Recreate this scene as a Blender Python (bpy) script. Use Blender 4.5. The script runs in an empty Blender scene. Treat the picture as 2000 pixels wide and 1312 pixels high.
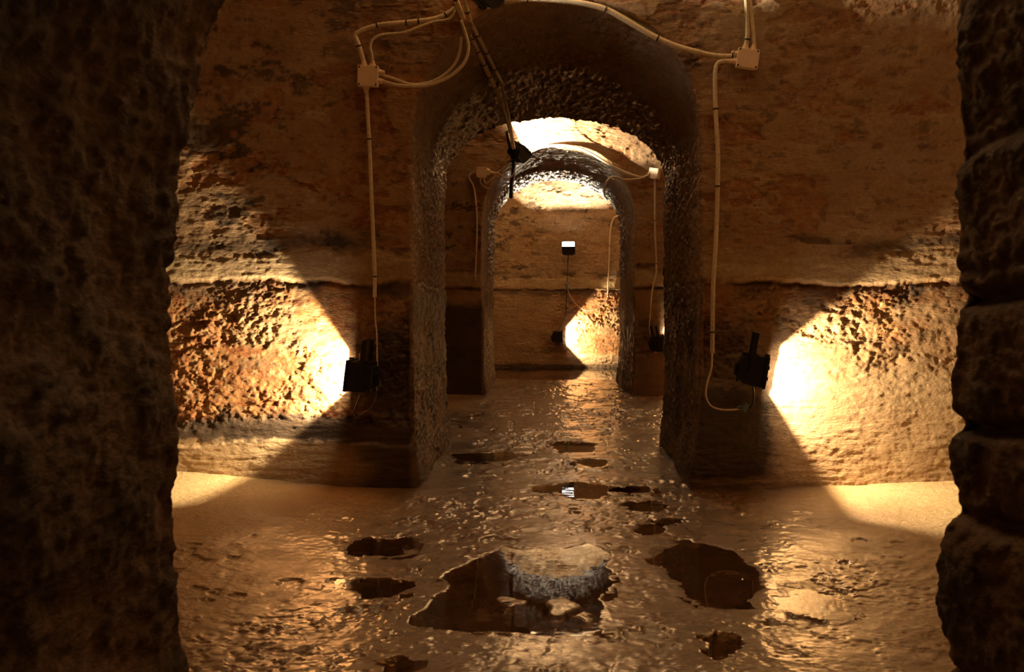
import bpy, bmesh, math, random
import numpy as np
from mathutils import Vector, Matrix

random.seed(7)
C = bpy.context.scene.collection
SC = bpy.context.scene
PI = math.pi

# ------------------------------------------------------------------ camera
W, H, F = 2000.0, 1312.0, 2150.0
CAM = Vector((0.0, 0.0, 1.15))
cd = bpy.data.cameras.new('camera'); cam = bpy.data.objects.new('camera', cd); C.objects.link(cam)
cd.sensor_width = 22.3; cd.lens = F / W * 22.3
cd.clip_start = 0.05; cd.clip_end = 100
YAW, PITCH = math.atan(85 / F), -math.atan(81 / F)
cam.location = CAM
cam.rotation_euler = (PI / 2 + PITCH, 0, YAW)
cd.dof.use_dof = True; cd.dof.focus_distance = 7.5; cd.dof.aperture_fstop = 5.0
SC.camera = cam
CM = Matrix.Rotation(YAW, 3, 'Z') @ Matrix.Rotation(PI / 2 + PITCH, 3, 'X')

# ------------------------------------------------------------------ world, exposure, light levels
wd = bpy.data.worlds.new('world'); SC.world = wd; wd.use_nodes = True
wd.node_tree.nodes['Background'].inputs[0].default_value = (0.0, 0.0, 0.0, 1)
wd.node_tree.nodes['Background'].inputs[1].default_value = 0.0
vs = SC.view_settings
vs.view_transform = 'Standard'; vs.look = 'None'; vs.gamma = 1.0; vs.use_curve_mapping = False
vs.exposure = 0.08
SC.cycles.use_denoising = True
SC.cycles.max_bounces = 8; SC.cycles.diffuse_bounces = 6; SC.cycles.glossy_bounces = 4
SC.cycles.transparent_max_bounces = 12
SC.cycles.sample_clamp_indirect = 4.0
SC.cycles.blur_glossy = 0.5
SC.cycles.caustics_reflective = False; SC.cycles.caustics_refractive = False
WARM = (1.0, 0.75, 0.43)          # halogen tube, low lamps
WARM_TOP = (1.0, 0.81, 0.55)      # halogen tube, lamps on the arch crowns
P_SIDE, P_TOP = 190.0, 800.0       # watts of the bulbs
G_SIDE, G_TOP = 22.0, 40.0         # glow of the front glass

# ------------------------------------------------------------------ layout (metres, y is depth)
Y_N0, Y_N1 = 0.66, 2.46           # near wall
Y_A0, Y_A1 = 6.50, 8.50           # middle wall
def extra_mid(x, z, med, fine, red, blk, gry, lit, jamb):
    k = 0
    for xd, zb in ((.52, 2.66), (.685, 2.70), (.715, 2.80), (.765, 2.68)):      # rusty drips below the vault
        w = .010 + .004 * np.sin(z * 40 + k); k += 1
        m = np.exp(-((x - xd - .012 * np.sin(z * 23 + k)) / w) ** 2) * ss(zb, zb + .08, z) * (1 - jamb)
        red += 1.2 * m; lit -= m
    up = ss(2.55, 2.7, z) * ss(.1, .3, x) * ss(1.5, 1.2, x) * (1 - jamb)
    red *= 1 - .8 * up * (red < .9); blk *= 1 - .6 * up; lit += .35 * up * (1 - np.clip(red, 0, 1))


def extra_rear(x, z, med, fine, red, blk, gry, lit, jamb):
    up = ss(1.2, 1.3, z)
    red *= 1 - .6 * up; gry += up * .35 * (1 + med); lit += up * .35 * ss(-.3, .4, fine + med)  # upper end wall greyed and paled, cool lamp light put into the colour


Y_B0, Y_B1 = 12.60, 14.80         # far wall
Y_C = 17.40                       # end wall
XE = 5.2                          # half length of the galleries
Z_LEDGE = 1.23


def ray(px, py):
    return (CM @ Vector(((px - W / 2) / F, -(py - H / 2) / F, -1.0)))


def at(px, py, y):
    d = ray(px, py)
    return CAM + d * ((y - CAM.y) / d.y)


def atz(px, py, z):
    d = ray(px, py)
    return CAM + d * ((z - CAM.z) / d.z)


# ------------------------------------------------------------------ noise
def _h(ix, iy, iz, seed):
    h = (ix * np.uint32(374761393)) ^ (iy * np.uint32(668265263)) ^ (iz * np.uint32(2147483647)) ^ np.uint32((seed * 3266489917 + 97) & 0xffffffff)
    h = (h ^ (h >> np.uint32(13))) * np.uint32(1274126177)
    h = (h ^ (h >> np.uint32(16))) * np.uint32(2246822519)
    h = h ^ (h >> np.uint32(15))
    return h


def hf(*a):
    return _h(*a).astype(np.float32) * np.float32(1 / 4294967296.0)


def vn(P, f, seed=0):
    """smooth noise in -1..1, f may be a 3-tuple"""
    Q = P * np.asarray(f, dtype=np.float32) + np.float32(1000 + seed * 7.31)
    I = np.floor(Q); t = (Q - I).astype(np.float32); I = I.astype(np.int64).astype(np.uint32)
    t = t * t * t * (t * (t * 6 - 15) + 10)
    x, y, z = I[..., 0], I[..., 1], I[..., 2]
    o = np.uint32(1)
    def L(a, b, k): return a + (b - a) * k
    r = L(L(L(hf(x, y, z, seed), hf(x + o, y, z, seed), t[..., 0]), L(hf(x, y + o, z, seed), hf(x + o, y + o, z, seed), t[..., 0]), t[..., 1]),
          L(L(hf(x, y, z + o, seed), hf(x + o, y, z + o, seed), t[..., 0]), L(hf(x, y + o, z + o, seed), hf(x + o, y + o, z + o, seed), t[..., 0]), t[..., 1]), t[..., 2])
    return r * 2 - 1


def fbm(P, f, o=4, seed=0, g=0.5, l=2.03):
    f = np.asarray(f, dtype=np.float32); a = 1.0; s = 0; n = 0
    for i in range(o):
        s = s + a * vn(P, f, seed + i * 11); n += a; a *= g; f = f * l
    return s / n * 1.6


def worley(P, f, seed=0):
    """distance to the nearest cell point, about 0..1"""
    Q = (P * np.asarray(f, dtype=np.float32) + 500).astype(np.float32)
    I = np.floor(Q).astype(np.int64)
    best = np.full(P.shape[:-1], 9.0, dtype=np.float32)
    for a in (-1, 0, 1):
        for b in (-1, 0, 1):
            for c in (-1, 0, 1):
                J = I + np.array([a, b, c]); U = J.astype(np.uint32)
                dx = J[..., 0] + hf(U[..., 0], U[..., 1], U[..., 2], seed) - Q[..., 0]
                dy = J[..., 1] + hf(U[..., 0], U[..., 1], U[..., 2], seed + 1) - Q[..., 1]
                dz = J[..., 2] + hf(U[..., 0], U[..., 1], U[..., 2], seed + 2) - Q[..., 2]
                best = np.minimum(best, (dx * dx + dy * dy + dz * dz).astype(np.float32))
    return np.sqrt(best)


def ss(a, b, x):
    t = np.clip((x - a) / (b - a), 0, 1)
    return t * t * (3 - 2 * t)


# ------------------------------------------------------------------ node materials
class N:
    def __init__(s, name):
        s.m = bpy.data.materials.new(name); s.m.use_nodes = True
        s.t = s.m.node_tree; s.t.nodes.clear()
        s.out = s.t.nodes.new('ShaderNodeOutputMaterial')
    def n(s, k, **kw):
        o = s.t.nodes.new('ShaderNode' + k)
        for a, b in kw.items(): setattr(o, a, b)
        return o
    def put(s, v, sock):
        if isinstance(v, bpy.types.NodeSocket): s.t.links.new(v, sock)
        else: sock.default_value = v
    def noise(s, sc, det=4, rough=0.55, vec=None, dist=0.0):
        o = s.n('TexNoise'); o.inputs['Scale'].default_value = sc; o.inputs['Detail'].default_value = det
        o.inputs['Roughness'].default_value = rough; o.inputs['Distortion'].default_value = dist
        if vec is not None: s.t.links.new(vec, o.inputs['Vector'])
        return o.outputs['Fac']
    def pos(s, scale=(1, 1, 1)):
        g = s.n('NewGeometry'); m = s.n('Mapping'); s.t.links.new(g.outputs['Position'], m.inputs['Vector'])
        m.inputs['Scale'].default_value = scale
        return m.outputs['Vector']
    def rng(s, v, a, b, c=0.0, d=1.0):
        o = s.n('MapRange'); s.put(v, o.inputs[0])
        for i, q in enumerate((a, b, c, d)): o.inputs[i + 1].default_value = q
        return o.outputs[0]
    def mix(s, f, a, b, blend='MIX'):
        o = s.n('Mix'); o.data_type = 'RGBA'; o.blend_type = blend
        s.put(f, o.inputs[0]); s.put(a, o.inputs[6]); s.put(b, o.inputs[7])
        return o.outputs[2]
    def math(s, op, a, b=0.0, c=0.0):
        o = s.n('Math'); o.operation = op; s.put(a, o.inputs[0]); s.put(b, o.inputs[1]); s.put(c, o.inputs[2])
        return o.outputs[0]
    def bump(s, h, dist, strength=1.0, prev=None):
        o = s.n('Bump'); s.put(h, o.inputs['Height']); o.inputs['Distance'].default_value = dist; o.inputs['Strength'].default_value = strength
        if prev is not None: s.t.links.new(prev, o.inputs['Normal'])
        return o.outputs['Normal']
    def bsdf(s, col, rough, normal=None, metal=0.0, spec=0.5, coat=None, coatn=None):
        o = s.n('BsdfPrincipled'); s.put(col, o.inputs['Base Color']); s.put(rough, o.inputs['Roughness'])
        s.put(metal, o.inputs['Metallic']); s.put(spec, o.inputs['Specular IOR Level'])
        if normal is not None: s.t.links.new(normal, o.inputs['Normal'])
        if coat is not None:
            s.put(coat, o.inputs['Coat Weight']); o.inputs['Coat Roughness'].default_value = 0.12
            if coatn is not None: s.t.links.new(coatn, o.inputs['Coat Normal'])
        s.t.links.new(o.outputs[0], s.out.inputs[0])
        return o


def c4(r, g, b): return (r, g, b, 1.0)


def stone_material():
    s = N('stone_plaster')
    a = s.n('Attribute', attribute_name='mask'); sp = s.n('SeparateColor'); s.t.links.new(a.outputs['Color'], sp.inputs[0])
    red, blk, gry, lit = sp.outputs[0], sp.outputs[1], sp.outputs[2], a.outputs['Alpha']
    wet = s.n('Attribute', attribute_name='wet').outputs['Fac']
    p = s.pos(); ph = s.pos((1, 1, 2.6))
    n1 = s.rng(s.noise(2.2, 6, 0.6, ph, 0.4), 0.32, 0.68)
    n2 = s.rng(s.noise(9, 6, 0.62, ph, 0.3), 0.36, 0.66)
    n3 = s.rng(s.noise(42, 5, 0.6, p), 0.35, 0.68)
    c = s.mix(n1, c4(.33, .205, .10), c4(.60, .43, .25))
    c = s.mix(s.math('MULTIPLY', n2, 0.6), c, c4(.38, .215, .10))
    r = s.mix(n2, c4(.27, .075, .022), c4(.50, .25, .09))
    r = s.mix(s.rng(s.noise(22, 4, 0.6, p), 0.50, 0.64, 0, .6), r, c4(.58, .41, .22))
    c = s.mix(red, c, r)
    g = s.mix(n2, c4(.28, .20, .14), c4(.50, .385, .28))
    c = s.mix(gry, c, g)
    c = s.mix(lit, c, s.mix(n2, c4(.55, .41, .23), c4(.70, .56, .35)))
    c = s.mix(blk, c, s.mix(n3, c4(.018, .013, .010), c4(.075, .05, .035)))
    c = s.mix(s.rng(n3, 0, 1, .38, .0), c, c4(.20, .12, .06))
    b = s.bump(s.noise(150, 4, 0.7, p), 0.003, 0.7)
    b = s.bump(s.noise(38, 5, 0.62, ph), 0.011, 0.8, b)
    rg = s.rng(wet, 0, 1, .82, .30)
    s.bsdf(c, rg, b, spec=s.rng(wet, 0, 1, .25, .6), coat=s.math('MULTIPLY', wet, 0.8), coatn=s.bump(s.noise(30, 4, .6, ph), .008, .8))
    return s.m


def floor_material():
    s = N('wet_earth_floor')
    a = s.n('Attribute', attribute_name='mask'); sp = s.n('SeparateColor'); s.t.links.new(a.outputs['Color'], sp.inputs[0])
    wet, blk, dry = sp.outputs[0], sp.outputs[1], sp.outputs[2]
    p = s.pos()
    n1 = s.rng(s.noise(1.7, 6, 0.6, p, 0.5), 0.35, 0.66)
    n2 = s.rng(s.noise(14, 6, 0.65, p, 0.3), 0.36, 0.66)
    n3 = s.rng(s.noise(70, 5, 0.65, p), 0.36, 0.66)
    c = s.mix(n1, c4(.25, .14, .058), c4(.42, .265, .12))
    c = s.mix(s.rng(n2, 0, 1, 0, .5), c, c4(.30, .165, .07))
    c = s.mix(dry, c, s.mix(n2, c4(.58, .42, .21), c4(.68, .51, .28)))
    c = s.mix(s.math('MULTIPLY', wet, 0.62), c, s.mix(n2, c4(.07, .028, .009), c4(.17, .085, .032)))
    c = s.mix(blk, c, c4(.035, .022, .014))
    c = s.mix(s.rng(n3, 0, 1, .30, .0), c, c4(.16, .09, .04))
    b = s.bump(s.noise(120, 5, 0.7, p), 0.003, 0.8)
    b = s.bump(s.noise(34, 5, 0.6, p, 0.3), 0.010, s.rng(dry, 0, 1, .9, .25), b) if False else s.bump(s.noise(34, 5, 0.6, p, 0.3), 0.012, 0.9, b)
    rw = s.rng(s.noise(5, 5, 0.6, p), .38, .62, .10, .30)
    ro = s.n('Mix'); ro.data_type = 'FLOAT'; s.put(wet, ro.inputs[0]); ro.inputs[2].default_value = .72; s.put(rw, ro.inputs[3])
    s.bsdf(c, ro.outputs[0], b, spec=s.rng(wet, 0, 1, .25, .65), coat=s.math('MULTIPLY', wet, s.rng(s.noise(3.5, 5, .62, p), .40, .56, .35, 1)), coatn=s.bump(s.noise(26, 4, .6, p, .3), .0035, .6))
    return s.m


def water_material():
    s = N('puddle_water')
    tr = s.n('BsdfTransparent'); tr.inputs[0].default_value = c4(.72, .58, .42)
    gl = s.n('BsdfGlossy'); gl.inputs['Roughness'].default_value = 0.015; gl.inputs['Color'].default_value = (1, 1, 1, 1)
    fr = s.n('Fresnel'); fr.inputs[0].default_value = 1.33
    b = s.bump(s.noise(7, 2, 0.5, s.pos()), 0.0008, 0.6)
    s.t.links.new(b, gl.inputs['Normal']); s.t.links.new(b, fr.inputs['Normal'])
    mx = s.n('MixShader'); s.t.links.new(fr.outputs[0], mx.inputs[0]); s.t.links.new(tr.outputs[0], mx.inputs[1]); s.t.links.new(gl.outputs[0], mx.inputs[2])
    s.t.links.new(mx.outputs[0], s.out.inputs[0])
    return s.m


def plain(name, col, rough=0.5, metal=0.0, bump=0.0, vary=0.25):
    s = N(name); p = s.pos()
    n = s.noise(60, 3, 0.6, p)
    dark = tuple(v * (1 - vary) for v in col[:3]) + (1,)
    c = s.mix(s.rng(n, .35, .65), dark, col)
    s.bsdf(c, rough, s.bump(s.noise(180, 3, .6, p), 0.001, bump) if bump else None, metal)
    return s.m


def glow_material(name, col, strength):
    s = N(name)
    e = s.n('Emission'); e.inputs[0].default_value = c4(*col); e.inputs[1].default_value = strength
    tr = s.n('BsdfTransparent')
    a = s.n('AddShader'); s.t.links.new(e.outputs[0], a.inputs[0]); s.t.links.new(tr.outputs[0], a.inputs[1])
    s.t.links.new(a.outputs[0], s.out.inputs[0])
    return s.m


M_STONE = stone_material(); M_FLOOR = floor_material(); M_WATER = water_material()
M_PIPE = plain('cream_plastic', c4(.82, .69, .48), .45, bump=.3)
M_CABLE = plain('pale_cable_sheath', c4(.78, .66, .46), .5)
M_BOX = plain('ivory_box_plastic', c4(.90, .70, .50), .45, vary=.1)
M_BLACK = plain('black_lamp_enamel', c4(.012, .012, .012), .45, vary=.4)
M_TIE = plain('black_cable_tie', c4(.02, .017, .014), .5)
M_RUBBER = plain('black_rubber_cable', c4(.018, .018, .02), .55)
M_BLUE = plain('blue_grey_connector', c4(.16, .20, .26), .4)
M_STEEL = plain('dull_steel', c4(.45, .42, .38), .35, metal=.9)
M_REFL = plain('lamp_reflector', c4(.35, .35, .36), .5, metal=.3)
M_GREEN = plain('green_wire', c4(.18, .33, .10), .5)
M_GSIDE = glow_material('lit_glass', (1.0, .80, .55), G_SIDE)
M_GTOP = glow_material('lit_glass_top', (1.0, .84, .62), G_TOP)
M_GCOLD = glow_material('lit_glass_cool', (.97, .97, 1.0), 4.0)


# ------------------------------------------------------------------ object helpers
def link(name, me, mat=None, parent=None):
    o = bpy.data.objects.new(name, me); C.objects.link(o)
    if mat is not None: me.materials.append(mat)
    if parent is not None: o.parent = parent
    return o


def tag(o, label=None, cat=None, group=None, kind=None):
    if label: o['label'] = label
    if cat: o['category'] = cat
    if group: o['group'] = group
    if kind: o['kind'] = kind
    return o


def empty(name, loc, rot=None):
    o = bpy.data.objects.new(name, None); C.objects.link(o); o.location = loc
    o.empty_display_size = 0.05
    if rot is not None: o.rotation_euler = rot
    return o


def grid_mesh(name, P, masks=None, wet=None, mat=None, flip=False, closed=False):
    n, m = P.shape[:2]
    me = bpy.data.meshes.new(name)
    me.vertices.add(n * m); me.vertices.foreach_set('co', np.ascontiguousarray(P, dtype=np.float32).ravel())
    i = np.arange(n * m, dtype=np.int32).reshape(n, m)
    q = np.stack([i[:-1, :-1], i[1:, :-1], i[1:, 1:], i[:-1, 1:]], -1).reshape(-1, 4)
    if flip: q = q[:, ::-1]
    k = len(q)
    me.loops.add(k * 4); me.loops.foreach_set('vertex_index', np.ascontiguousarray(q).ravel())
    me.polygons.add(k); me.polygons.foreach_set('loop_start', np.arange(0, k * 4, 4, dtype=np.int32))
    me.polygons.foreach_set('loop_total', np.full(k, 4, dtype=np.int32))
    me.update(calc_edges=True)
    me.polygons.foreach_set('use_smooth', np.ones(k, dtype=bool))
    if masks is not None:
        a = me.attributes.new('mask', 'FLOAT_COLOR', 'POINT')
        a.data.foreach_set('color', np.clip(masks, 0, 1).astype(np.float32).ravel())
    if wet is not None:
        a = me.attributes.new('wet', 'FLOAT', 'POINT')
        a.data.foreach_set('value', np.clip(wet, 0, 1).astype(np.float32).ravel())
    me.validate()
    return link(name, me, mat)


def bm_obj(name, bm, mat, parent=None, smooth=False):
    me = bpy.data.meshes.new(name); bm.normal_update(); bm.to_mesh(me); bm.free()
    if smooth:
        for p in me.polygons: p.use_smooth = True
    return link(name, me, mat, parent)


def add_box(bm, c, s, bev=0.0, rot=None, taper=None):
    """box centred at c with size s; taper=(sy,sz) scales the -x end"""
    r = bmesh.ops.create_cube(bm, size=1.0); vs_ = r['verts']
    for v in vs_:
        k = (1, 1)
        if taper and v.co.x < 0: k = taper
        v.co = Vector((v.co.x * s[0], v.co.y * s[1] * k[0], v.co.z * s[2] * k[1]))
    if bev:
        es = list({e for v in vs_ for e in v.link_edges})
        g = bmesh.ops.bevel(bm, geom=es, offset=bev, segments=2, affect='EDGES', profile=.6)
        vs_ = list({v for f in g['faces'] for v in f.verts} | {v for v in vs_ if v.is_valid})
    M_ = Matrix.Translation(Vector(c)) @ (rot.to_4x4() if rot is not None else Matrix.Identity(4))
    bmesh.ops.transform(bm, matrix=M_, verts=[v for v in vs_ if v.is_valid])


def add_cyl(bm, p0, p1, r0, r1=None, seg=14, cap=True):
    p0, p1 = Vector(p0), Vector(p1); d = p1 - p0
    r = bmesh.ops.create_cone(bm, cap_ends=cap, segments=seg, radius1=r0, radius2=r1 if r1 is not None else r0, depth=d.length)
    q = d.to_track_quat('Z', 'Y').to_matrix().to_4x4()
    bmesh.ops.transform(bm, matrix=Matrix.Translation((p0 + p1) / 2) @ q, verts=r['verts'])


def smooth_path(pts, step=0.02):
    P = [Vector(p) for p in pts]
    if len(P) == 2: return P
    Q = [P[0] * 2 - P[1]] + P + [P[-1] * 2 - P[-2]]
    out = []
    for i in range(1, len(Q) - 2):
        a, b, c, d = Q[i - 1], Q[i], Q[i + 1], Q[i + 2]
        t0 = 0.0; t1 = t0 + max((b - a).length, 1e-4) ** .5; t2 = t1 + max((c - b).length, 1e-4) ** .5; t3 = t2 + max((d - c).length, 1e-4) ** .5
        k = max(2, int((c - b).length / step))
        for j in range(k):
            t = t1 + (t2 - t1) * j / k
            A1 = a * ((t1 - t) / (t1 - t0)) + b * ((t - t0) / (t1 - t0))
            A2 = b * ((t2 - t) / (t2 - t1)) + c * ((t - t1) / (t2 - t1))
            A3 = c * ((t3 - t) / (t3 - t2)) + d * ((t - t2) / (t3 - t2))
            B1 = A1 * ((t2 - t) / (t2 - t0)) + A2 * ((t - t0) / (t2 - t0))
            B2 = A2 * ((t3 - t) / (t3 - t1)) + A3 * ((t - t1) / (t3 - t1))
            out.append(B1 * ((t2 - t) / (t2 - t1)) + B2 * ((t - t1) / (t2 - t1)))
    out.append(P[-1])
    return out


def tube(name, pts, r, mat, parent=None, seg=10, step=0.015, rib=0.0):
    path = smooth_path(pts, step); n = len(path)
    bm = bmesh.new(); rings = []
    up = Vector((0, 1, 0.02))
    for i, p in enumerate(path):
        t = (path[min(i + 1, n - 1)] - path[max(i - 1, 0)]).normalized()
        u = (up - t * up.dot(t)).normalized(); v = t.cross(u)
        rr = (r[0] + (r[1] - r[0]) * i / max(1, n - 1)) if isinstance(r, tuple) else r
        if rib and i % 2: rr *= 1 - rib
        rings.append([bm.verts.new(p + (u * math.cos(a) + v * math.sin(a)) * rr) for a in [2 * PI * k / seg for k in range(seg)]])
    for i in range(n - 1):
        for k in range(seg):
            f = bm.faces.new((rings[i][k], rings[i][(k + 1) % seg], rings[i + 1][(k + 1) % seg], rings[i + 1][k])); f.smooth = True
    bm.faces.new(rings[0][::-1]); bm.faces.new(rings[-1])
    bmesh.ops.recalc_face_normals(bm, faces=bm.faces)
    return bm_obj(name, bm, mat, parent)


def ties(parent, pts, r, fracs, mat=None, tail=0.02):
    """cable ties: thin bands round the path at given fractions of its length"""
    path = smooth_path(pts, 0.01); n = len(path)
    for f in fracs:
        i = min(n - 2, max(1, int(f * n))); p = path[i]; t = (path[i + 1] - path[i - 1]).normalized()
        bm = bmesh.new()
        add_cyl(bm, p - t * .004, p + t * .004, r * 1.14 + .001, seg=14)
        if tail:
            q = p + Vector((0, -r, 0)); add_box(bm, q + Vector((0, -.002, 0)), (.009, .007, .009))
            add_box(bm, q + Vector((.004, -.002, -tail / 2)), (.003, .002, tail))
        bm_obj('cable_tie', bm, mat or M_TIE, parent)


# ------------------------------------------------------------------ walls with an arched opening
def wall_relief(P, face, jamb, style):
    """relief height and colour masks of the old stone and plaster. face/jamb: 1 where the point is on the
    front face / inside the passage; style: dict of options"""
    x, y, z = P[..., 0], P[..., 1], P[..., 2]
    sd = style['seed']
    Pz = P.copy(); Pz[..., 2] *= 1.0
    flat = P * np.array([1, 1, 2.2], dtype=np.float32)
    warp = fbm(P, 1.3, 3, sd)
    zl = Z_LEDGE + 0.020 * vn(P, (1.7, 1.7, .01), sd + 3) + 0.022 * fbm(P, (6, 6, 3), 5, sd + 4, .66)
    below = ss(zl + .016, zl - .022, z)
    med = fbm(P, (3.5, 3.5, 5), 4, sd + 5)
    fine = fbm(P, (26, 26, 34), 4, sd + 6, .6)
    streak = fbm(P, (9, 9, 60), 3, sd + 7)
    # plaster above
    d_up = .010 * warp + .005 * med + .0022 * fine + .0018 * streak
    peel = ss(.18, .26, fbm(P, (3.2, 3.2, 6.0), 5, sd + 8, .62)) * ss(zl + .15, zl + .35, z)
    d_up = d_up - .006 * peel
    topband = zl + .16 + .045 * fbm(P, (2.5, 2.5, 3), 5, sd + 9, .62) + .014 * fine
    band = ss(topband + .02, topband - .03, z) * (1 - below)
    d_up = d_up + .005 * band
    spall = ss(.34, .42, fbm(P, (7, 7, 11), 4, sd + 10, .6)) * (1 - band)
    d_up = d_up - .006 * spall * (.6 + .4 * fine)
    # rubble below
    wl = worley(P, (14, 14, 18), sd + 20)
    w2 = worley(P + .013 * med[..., None], (34, 34, 40), sd + 24)
    cr = np.abs(fbm(P, (6, 6, 11), 5, sd + 13, .62)); rub = (.005 * (.62 - wl) + .0085 * (.6 - w2) + .014 * fbm(P, (4, 4, 7), 5, sd + 12, .6) - .008 * ss(.10, .0, cr) + .009 * fine)
    rough = style['rough'](x, z, med, fine, warp)
    d_lo = .012 * warp + rough * rub * (.35 + .85 * ss(-.25, .25, fbm(P, (2.2, 2.2, 3), 3, sd + 16))) + (1 - rough) * (.004 * med + .0022 * fine + .003 * streak) - .020 * rough
    base = style['base'](x, z, med, fine)
    d_lo = d_lo + .022 * base
    groove = np.exp(-((z - zl + .018) / .014) ** 2) * ss(-.35, .35, fbm(P, (3, 3, 2), 4, sd + 14, .6))
    d = d_up * (1 - below) + d_lo * below - .024 * groove * (.35 + .65 * face)
    # inside the passage: softer, tooled
    tool = fbm(np.stack([x, y * .35 + z * .5, z - y * .5], -1), (34, 34, 34), 4, sd + 15, .6)
    chip = worley(np.stack([x, y, z], -1), (20, 11, 20), sd + 30)
    dj = .014 * warp + .010 * med + .004 * fine + .008 * tool
    tt = style['t'](y)
    back = ss(style.get('tex0', .48), style.get('tex0', .48) + .08, tt + .03 * med) * ss(style.get('chipz', 1.8), style.get('chipz', 1.8) + .35, z)
    dj = dj + back * style.get('chip', 1.0) * (.022 * (.55 - chip) + .006 * tool)
    dj = dj + style.get('jambextra', lambda x, y, z, m: 0 * z)(x, y, z, med) - .012 * groove
    d = d * (1 - jamb) + dj * jamb
    # masks
    red = below * (.30 + .70 * rough) * (.25 + .9 * ss(-.35, .3, fbm(P, (1.8, 1.8, 3), 4, sd + 39, .6))) + (1 - below) * (.75 * peel + .4 * spall + .30 * ss(.0, .5, fbm(P, (1.6, 1.6, 2.4), 4, sd + 40)))
    blot = ss(.20, .38, fbm(P, (4.5, 4.5, 9), 5, sd + 41, .70))
    speck = ss(.46, .56, fbm(P, (16, 16, 26), 4, sd + 42, .65))
    above_band = np.exp(-((z - topband - .06) / .05) ** 2) * ss(-.05, .25, fbm(P, (3, 3, 14), 4, sd + 43))
    blk = (1 - below) * (1 - band) * (.80 * blot * ss(-.5, .3, fbm(P, (.8, .8, .8), 2, sd + 44)) + .45 * speck + .75 * above_band)
    blk = blk + below * .45 * ss(.25, .5, fbm(P, (6, 6, 11), 4, sd + 45, .6)) * rough
    blk = blk + style['black'](x, z, med, fine) * (1 - jamb)
    blk = blk + below * .75 * ss(.16, .03, zl - z + .06 * med) * ss(-.35, .2, fbm(P, (2.5, 2.5, 7), 4, sd + 49))
    gry = .30 * (1 - below) * ss(-.2, .5, fbm(P, (2, 2, 3.4), 4, sd + 46)) * (1 - jamb)
    lit = .55 * band * (.55 + 1.0 * ss(-.4, .4, fbm(P, (2, 2, 8), 4, sd + 50)))
    lit = lit + below * (1 - rough) * .35
    # passage masks
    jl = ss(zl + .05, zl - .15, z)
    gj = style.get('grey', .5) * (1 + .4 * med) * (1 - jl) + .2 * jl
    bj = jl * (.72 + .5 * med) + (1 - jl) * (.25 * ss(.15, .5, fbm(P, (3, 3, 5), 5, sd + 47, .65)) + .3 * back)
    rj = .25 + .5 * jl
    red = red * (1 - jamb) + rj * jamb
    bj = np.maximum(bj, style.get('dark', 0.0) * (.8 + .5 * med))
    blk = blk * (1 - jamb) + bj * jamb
    gry = gry * (1 - jamb) + gj * jamb
    lit = lit * (1 - jamb)
    if 'extra' in style: style['extra'](x, z, med, fine, red, blk, gry, lit, jamb)
    wet = jamb * style.get('wetk', .6) * (.10 + .75 * back + .30 * jl) + (1 - jamb) * (.10 + .35 * below * ss(0, .4, fbm(P, (2, 2, 2), 3, sd + 48)))
    return d, np.stack([red, blk, gry, lit], -1), wet


def profile(hw, zs, rise, nj, na, z0=-.12, warp=None, cx=0.0):
    zj = np.linspace(z0, zs, nj, endpoint=False)
    th = np.linspace(PI, 0, na)
    xs = np.concatenate([np.full(nj, -hw), hw * np.cos(th), np.full(nj, hw)])
    zz = np.concatenate([zj, zs + rise * np.sin(th), zj[::-1]])
    if warp is not None: xs = xs + warp(xs, zz)
    return np.stack([xs + cx, zz], -1)


def outer(hw, zs, XM, ZT, nj, na, z0=-.12):
    zs2 = zs
    zj = np.linspace(z0, zs2, nj, endpoint=False)
    L = (ZT - zs2); T = L + 2 * XM + L
    s = np.linspace(0, T, na)
    x = np.where(s < L, -XM, np.where(s > L + 2 * XM, XM, s - L - XM))
    z = np.where(s < L, zs2 + s, np.where(s > L + 2 * XM, zs2 + (T - s), ZT))
    return np.stack([np.concatenate([np.full(nj, -XM), x, np.full(nj, XM)]), np.concatenate([zj, z, zj[::-1]])], -1)


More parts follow.
